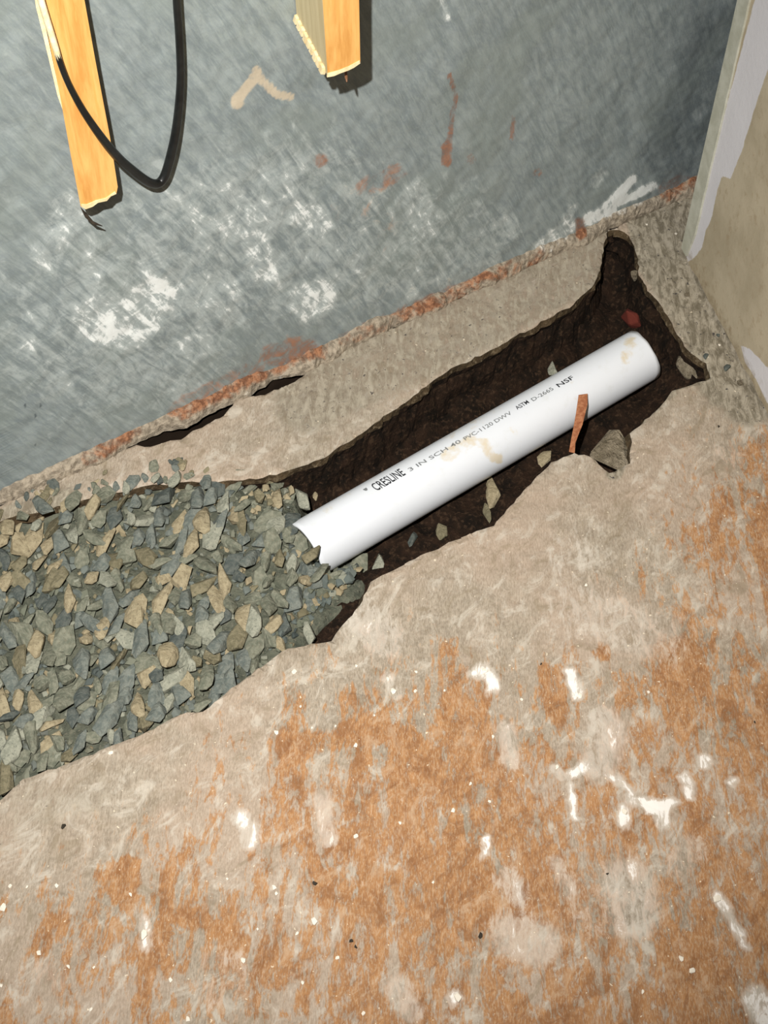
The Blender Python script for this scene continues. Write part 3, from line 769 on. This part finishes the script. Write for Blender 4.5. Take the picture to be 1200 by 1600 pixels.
tag(lump('concrete_chunk', fl(958, 706, -.030), (.042, .056, .026), mat_conc, 77, view_ang), 'grey-brown broken concrete chunk wedged in the slab notch', 'concrete')
tag(lump('concrete_chunk', fl(1078, 578, -.050), (.034, .036, .026), mat_conc, 78, .3), 'brownish concrete chunk at the far end of the trench', 'concrete')
tag(lump('concrete_chunk', fl(994, 432, -.02), (.012, .014, .012), mat_conc, 79, .3), 'small grey concrete lump on the trench rim near the plasterboard', 'concrete')

# ------------------------------------------------------------------ furring strips on the back wall
def strip_geo(front_px, off, depth):
    return [wl(x, y, off) for x, y in front_px], -DD * (depth / abs(DD.y))
# thin strip (with the cable over it)
sl = lambda x, y, yy: x + (560 - x) / (2620 - y) * (yy - y)
f1 = [(sl(64, 0, -900), -900), (sl(132, 0, -900), -900), (132, 0), (150, 100), (172, 215), (184, 292), (182, 302), (172, 306), (166, 313), (152, 316), (144, 322), (132, 326), (126, 322), (112, 250), (92, 140), (76, 60), (64, 0)]
fp, dv_ = strip_geo(f1, .056, .022)
s1 = bpy.data.objects.new('furring_strip', None); COL.objects.link(s1); s1.location = wl(155, 322, 0.0)
def child_world(o, p):
    o.parent = p; o.matrix_parent_inverse = Matrix.Translation(-p.location)
o = prism('board', fp, dv_, mat_wood); child_world(o, s1)
# side splinter at its upper left edge
e = [(52, -20), (62, 0), (75, 60), (92, 140), (98, 172), (90, 150), (78, 100), (66, 50), (56, 10)]
o = prism('split_edge', [wl(x, y, .052) for x, y in e], -DD * .012, mat_splint); child_world(o, s1)
# ragged lower end
e = [(128, 324), (134, 327), (145, 323), (153, 317), (167, 314), (173, 307), (182, 303), (180, 300), (166, 310), (150, 314), (136, 320), (127, 320)]
o = prism('broken_end', [wl(x, y, .0575) for x, y in e], -DD * .003, mat_splint); child_world(o, s1)
e = [(126, 325), (133, 340), (146, 351), (160, 354), (146, 347), (135, 334)]
o = prism('curled_fibre', [wl(x, y, .040) for x, y in e], -DD * .002, mat_pebble); child_world(o, s1)
tag(s1, 'pine furring strip with broken lower end behind the black cable', 'furring strip')
# thicker strip with grey side
s2 = bpy.data.objects.new('furring_strip', None); COL.objects.link(s2); s2.location = wl(535, 118, 0.0)
f2 = [(sl(504, 0, -900), -900), (sl(561, 0, -900), -900), (561, 0), (563, 97), (558, 100), (552, 104), (545, 108), (538, 110), (530, 113), (522, 117), (512, 119), (508, 60), (504, 0)]
# depth so that the lower back edge of its side meets the wall plane near (462,28) in the photograph
fc = wl(512, 119, .06)
BK = wl(463, 26, 0.0)
DEP = min((i * .0005 for i in range(10, 300)), key=lambda d: abs(wl(512, 119, d).z - BK.z))
fp = [wl(x, y, DEP) for x, y in f2]; dv_ = (BK - wl(512, 119, DEP)) * .98; dv_.z = 0
n_ = len(fp)
o = prism('board', fp, dv_, [mat_wood, mat_woodg]); child_world(o, s2)
for pl in o.data.polygons:                          # side faces get the grey tone
    c_ = sum((o.data.vertices[i].co for i in pl.vertices), Vector()) / len(pl.vertices)
    if pl.normal.x < -.5: pl.material_index = 1
# torn fibres along the lower edge of its side
for i in range(9):
    u = .08 + i * .105
    p = wl(512, 119, DEP) + dv_ * u; L = .010 + .007 * random.random()
    q = [p + Vector((-.004, 0, .006)), p + Vector((.003, 0, .006)), p + Vector((.001, .002, -L * .45)), p + Vector((-.006, .001, -L * .2))]
    o = prism('torn_fibre', q, dv_ * .075, mat_splint); child_world(o, s2)
e = [(511, 121), (522, 119), (531, 115), (545, 110), (553, 106), (563, 99), (562, 95), (545, 104), (530, 110), (512, 115)]
o = prism('broken_end', [wl(x, y, DEP + .001) for x, y in e], -DD * .003, mat_splint); child_world(o, s2)
tag(s2, 'thick pine furring strip with grey side and torn end', 'furring strip')
# nail under it
def tube(pts, rads, nseg=12, cap=True):
    v = []; f = []; up_ = Vector((0, 1, 0)); n = len(pts); prevn = None
    for i, p in enumerate(pts):
        t = (pts[min(i + 1, n - 1)] - pts[max(i - 1, 0)]).normalized()
        nn = (up_ - t * up_.dot(t)).normalized(); b = t.cross(nn)
        for j in range(nseg):
            a = 2 * math.pi * j / nseg; v.append(p + (nn * math.cos(a) + b * math.sin(a)) * rads[i])
    for i in range(n - 1):
        for j in range(nseg):
            f.append((i * nseg + j, i * nseg + (j + 1) % nseg, (i + 1) * nseg + (j + 1) % nseg, (i + 1) * nseg + j))
    f.append(tuple(reversed(range(nseg)))); f.append(tuple((n - 1) * nseg + j for j in range(nseg)))
    return v, f
v, f = tube([wl(540, 96, DEP * .6), wl(540, 112, DEP * .75), wl(541, 121, DEP * .85), wl(542, 128, DEP * .9)], [.0022, .0022, .002, .0008], 8)
nail = mesh_obj('nail', v, f, mat_steel, smooth=True); child_world(nail, s2)

# ------------------------------------------------------------------ black cable loop
cp = [(276, -420), (276, -200), (274, -60), (276, 0), (280, 60), (282, 120), (279, 170), (273, 215), (265, 250), (257, 275), (248, 286), (236, 286), (222, 278), (204, 264), (188, 250), (172, 232), (158, 214), (143, 193), (128, 170), (114, 145), (103, 122), (94, 98), (86, 72), (78, 46), (70, 20), (62, -10), (50, -80), (36, -200), (24, -420)]
def cat(P, m=6):
    out = []
    for i in range(len(P) - 1):
        p0, p1, p2, p3 = P[max(i - 1, 0)], P[i], P[i + 1], P[min(i + 2, len(P) - 1)]
        for j in range(m):
            t = j / m; out.append(.5 * ((2 * p1) + (p2 - p0) * t + (2 * p0 - 5 * p1 + 4 * p2 - p3) * t * t + (3 * p1 - p0 - 3 * p2 + p3) * t ** 3))
    out.append(P[-1]); return out
offs = []
for x, y in cp: offs.append(.028 if x > 230 else (.068 if y < 235 and x < 190 else .045))
for _ in range(2): offs = [offs[0]] + [(offs[i - 1] + offs[i] * 2 + offs[i + 1]) / 4 for i in range(1, len(offs) - 1)] + [offs[-1]]
for i, (x, y) in enumerate(cp):
    if y < 225 and x < 185: offs[i] = max(offs[i], .0655)
cpts = cat([wl(x, y, o_) for (x, y), o_ in zip(cp, offs)])
rads = []
for p in cpts:
    q = pix(p); rads.append((.0050 + .0012 * max(0, min(1, (q[1] - 120) / 120))) if q[0] > 185 else (.0062 - .0026 * min(1, (185 - q[0]) / 80)))
v, f = tube(cpts, rads, 14)
cab = mesh_obj('power_cable', v, f, mat_rubber, smooth=True)
tag(cab, 'black rubber cable hanging in a loop over the thin strip', 'cable')
# highlight painted in cream on the cable where it crosses the strip's edge
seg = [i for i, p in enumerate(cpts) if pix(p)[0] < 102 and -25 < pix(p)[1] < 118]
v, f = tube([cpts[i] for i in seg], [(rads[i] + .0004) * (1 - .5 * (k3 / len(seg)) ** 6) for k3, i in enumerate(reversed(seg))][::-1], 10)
sm = mesh_obj('painted_highlight', v, f, mat_cream, cab, smooth=True); sm['label'] = 'painted cream highlight on the cable'

# ------------------------------------------------------------------ chips and grit on the slab
chips = [(615, 1080, 8), (460, 1052, 6), (225, 1462, 9), (490, 1442, 8), (4, 1421, 8), (432, 1146, 6), (173, 1178, 5), (735, 1225, 4), (765, 1254, 4), (707, 1268, 5), (625, 1286, 4), (556, 1308, 5), (204, 1398, 4), (355, 1375, 3), (428, 1388, 5), (432, 1396, 4), (62, 1490, 5), (107, 1511, 4), (266, 1533, 5), (293, 1594, 5), (473, 1536, 4), (568, 1585, 4), (464, 1459, 4), (402, 1452, 3), (141, 1578, 4), (380, 1500, 6),
         (649, 1081, 4), (606, 1062, 5), (815, 1094, 4), (555, 1165, 5), (557, 1040, 4), (470, 1105, 3), (524, 1135, 3), (487, 1138, 3), (905, 1088, 6), (1064, 1498, 6), (1081, 1518, 6), (1004, 1550, 4), (714, 1562, 9), (694, 1080, 3), (650, 1050, 4), (16, 1385, 4), (42, 1386, 3), (88, 1385, 5), (146, 1512, 3), (2, 1540, 4), (527, 1498, 4), (770, 1152, 4), (1013, 1082, 4), (915, 915, 4), (1010, 352, 4), (1056, 367, 4), (1157, 600, 4), (1124, 540, 4), (676, 1380, 3), (585, 1118, 3), (1120, 1406, 8), (870, 1200, 5), (975, 1270, 7), (756, 1050, 7)]
ch = []
for t in range(5):
    bm = hull(300 + t, 1.4, .45); m = bpy.data.meshes.new('plaster_chip'); bm.to_mesh(m); bm.free(); m.materials.append(mat_chip); ch.append(m)
for i, (x, y, r) in enumerate(chips):
    o = bpy.data.objects.new('plaster_chip', ch[i % 5]); COL.objects.link(o); rd = r * .00062
    p = fl(x, y); o.location = (p.x, p.y, rd * .40 + fbm(p, 14) * .0022 + .0004); o.scale = (rd, rd, rd); o.rotation_euler = (0, 0, view_ang + random.gauss(0, .4))
    tag(o, 'small white plaster chip lying on the worn slab', 'chip', 'white plaster chips scattered on the slab')
pm = []
for t in range(3):
    bm = hull(400 + t, 1.2, .8); m = bpy.data.meshes.new('pebble'); bm.to_mesh(m); bm.free(); m.materials.append(mat_pebble); pm.append(m)
for i, (x, y, r) in enumerate([(750, 1462, 6), (549, 1472, 5), (557, 1479, 5), (100, 1293, 6), (492, 1381, 6), (1180, 1129, 4), (845, 1038, 3), (1122, 668, 4), (948, 1365, 4)]):
    o = bpy.data.objects.new('pebble', pm[i % 3]); COL.objects.link(o); rd = r * .0006; p = fl(x, y)
    o.location = (p.x, p.y, rd * .7 + fbm(p, 14) * .0022); o.scale = (rd, rd, rd); o.rotation_euler = (0, 0, random.uniform(0, 6))
    tag(o, 'tiny dark pebble lying on the orange worn slab', 'pebble', 'dark pebbles scattered on the slab')
# crumbled concrete along the plasterboard
kc = []
for t in range(4):
    bm = hull(500 + t, 1.2, .8); m = bpy.data.meshes.new('concrete_crumb'); bm.to_mesh(m); bm.free(); m.materials.append(mat_conc if t % 2 else mat_stone['slate']); kc.append(m)
for i in range(46):
    u = random.random(); x = 1045 + (1165 - 1045) * u + random.gauss(0, 14); y = 300 + (600 - 300) * u + random.gauss(0, 16)
    p = fl(x, y)
    if inside((p.x, p.y), trench_xy) or (p - CORNER).dot(DN) < .012 or p.y > WY - .04: continue
    o = bpy.data.objects.new('concrete_crumb', kc[i % 4]); COL.objects.link(o); rd = random.uniform(.003, .0075)
    o.location = (p.x, p.y, rd * .55); o.scale = (rd, rd, rd); o.rotation_euler = (0, 0, random.uniform(0, 6))
    tag(o, ('grey-brown concrete crumb' if (i % 4) % 2 else 'dark slate crumb') + ' on the slab at the foot of the plasterboard', 'crumb', ('grey-brown' if (i % 4) % 2 else 'dark') + ' crumbs along the plasterboard')
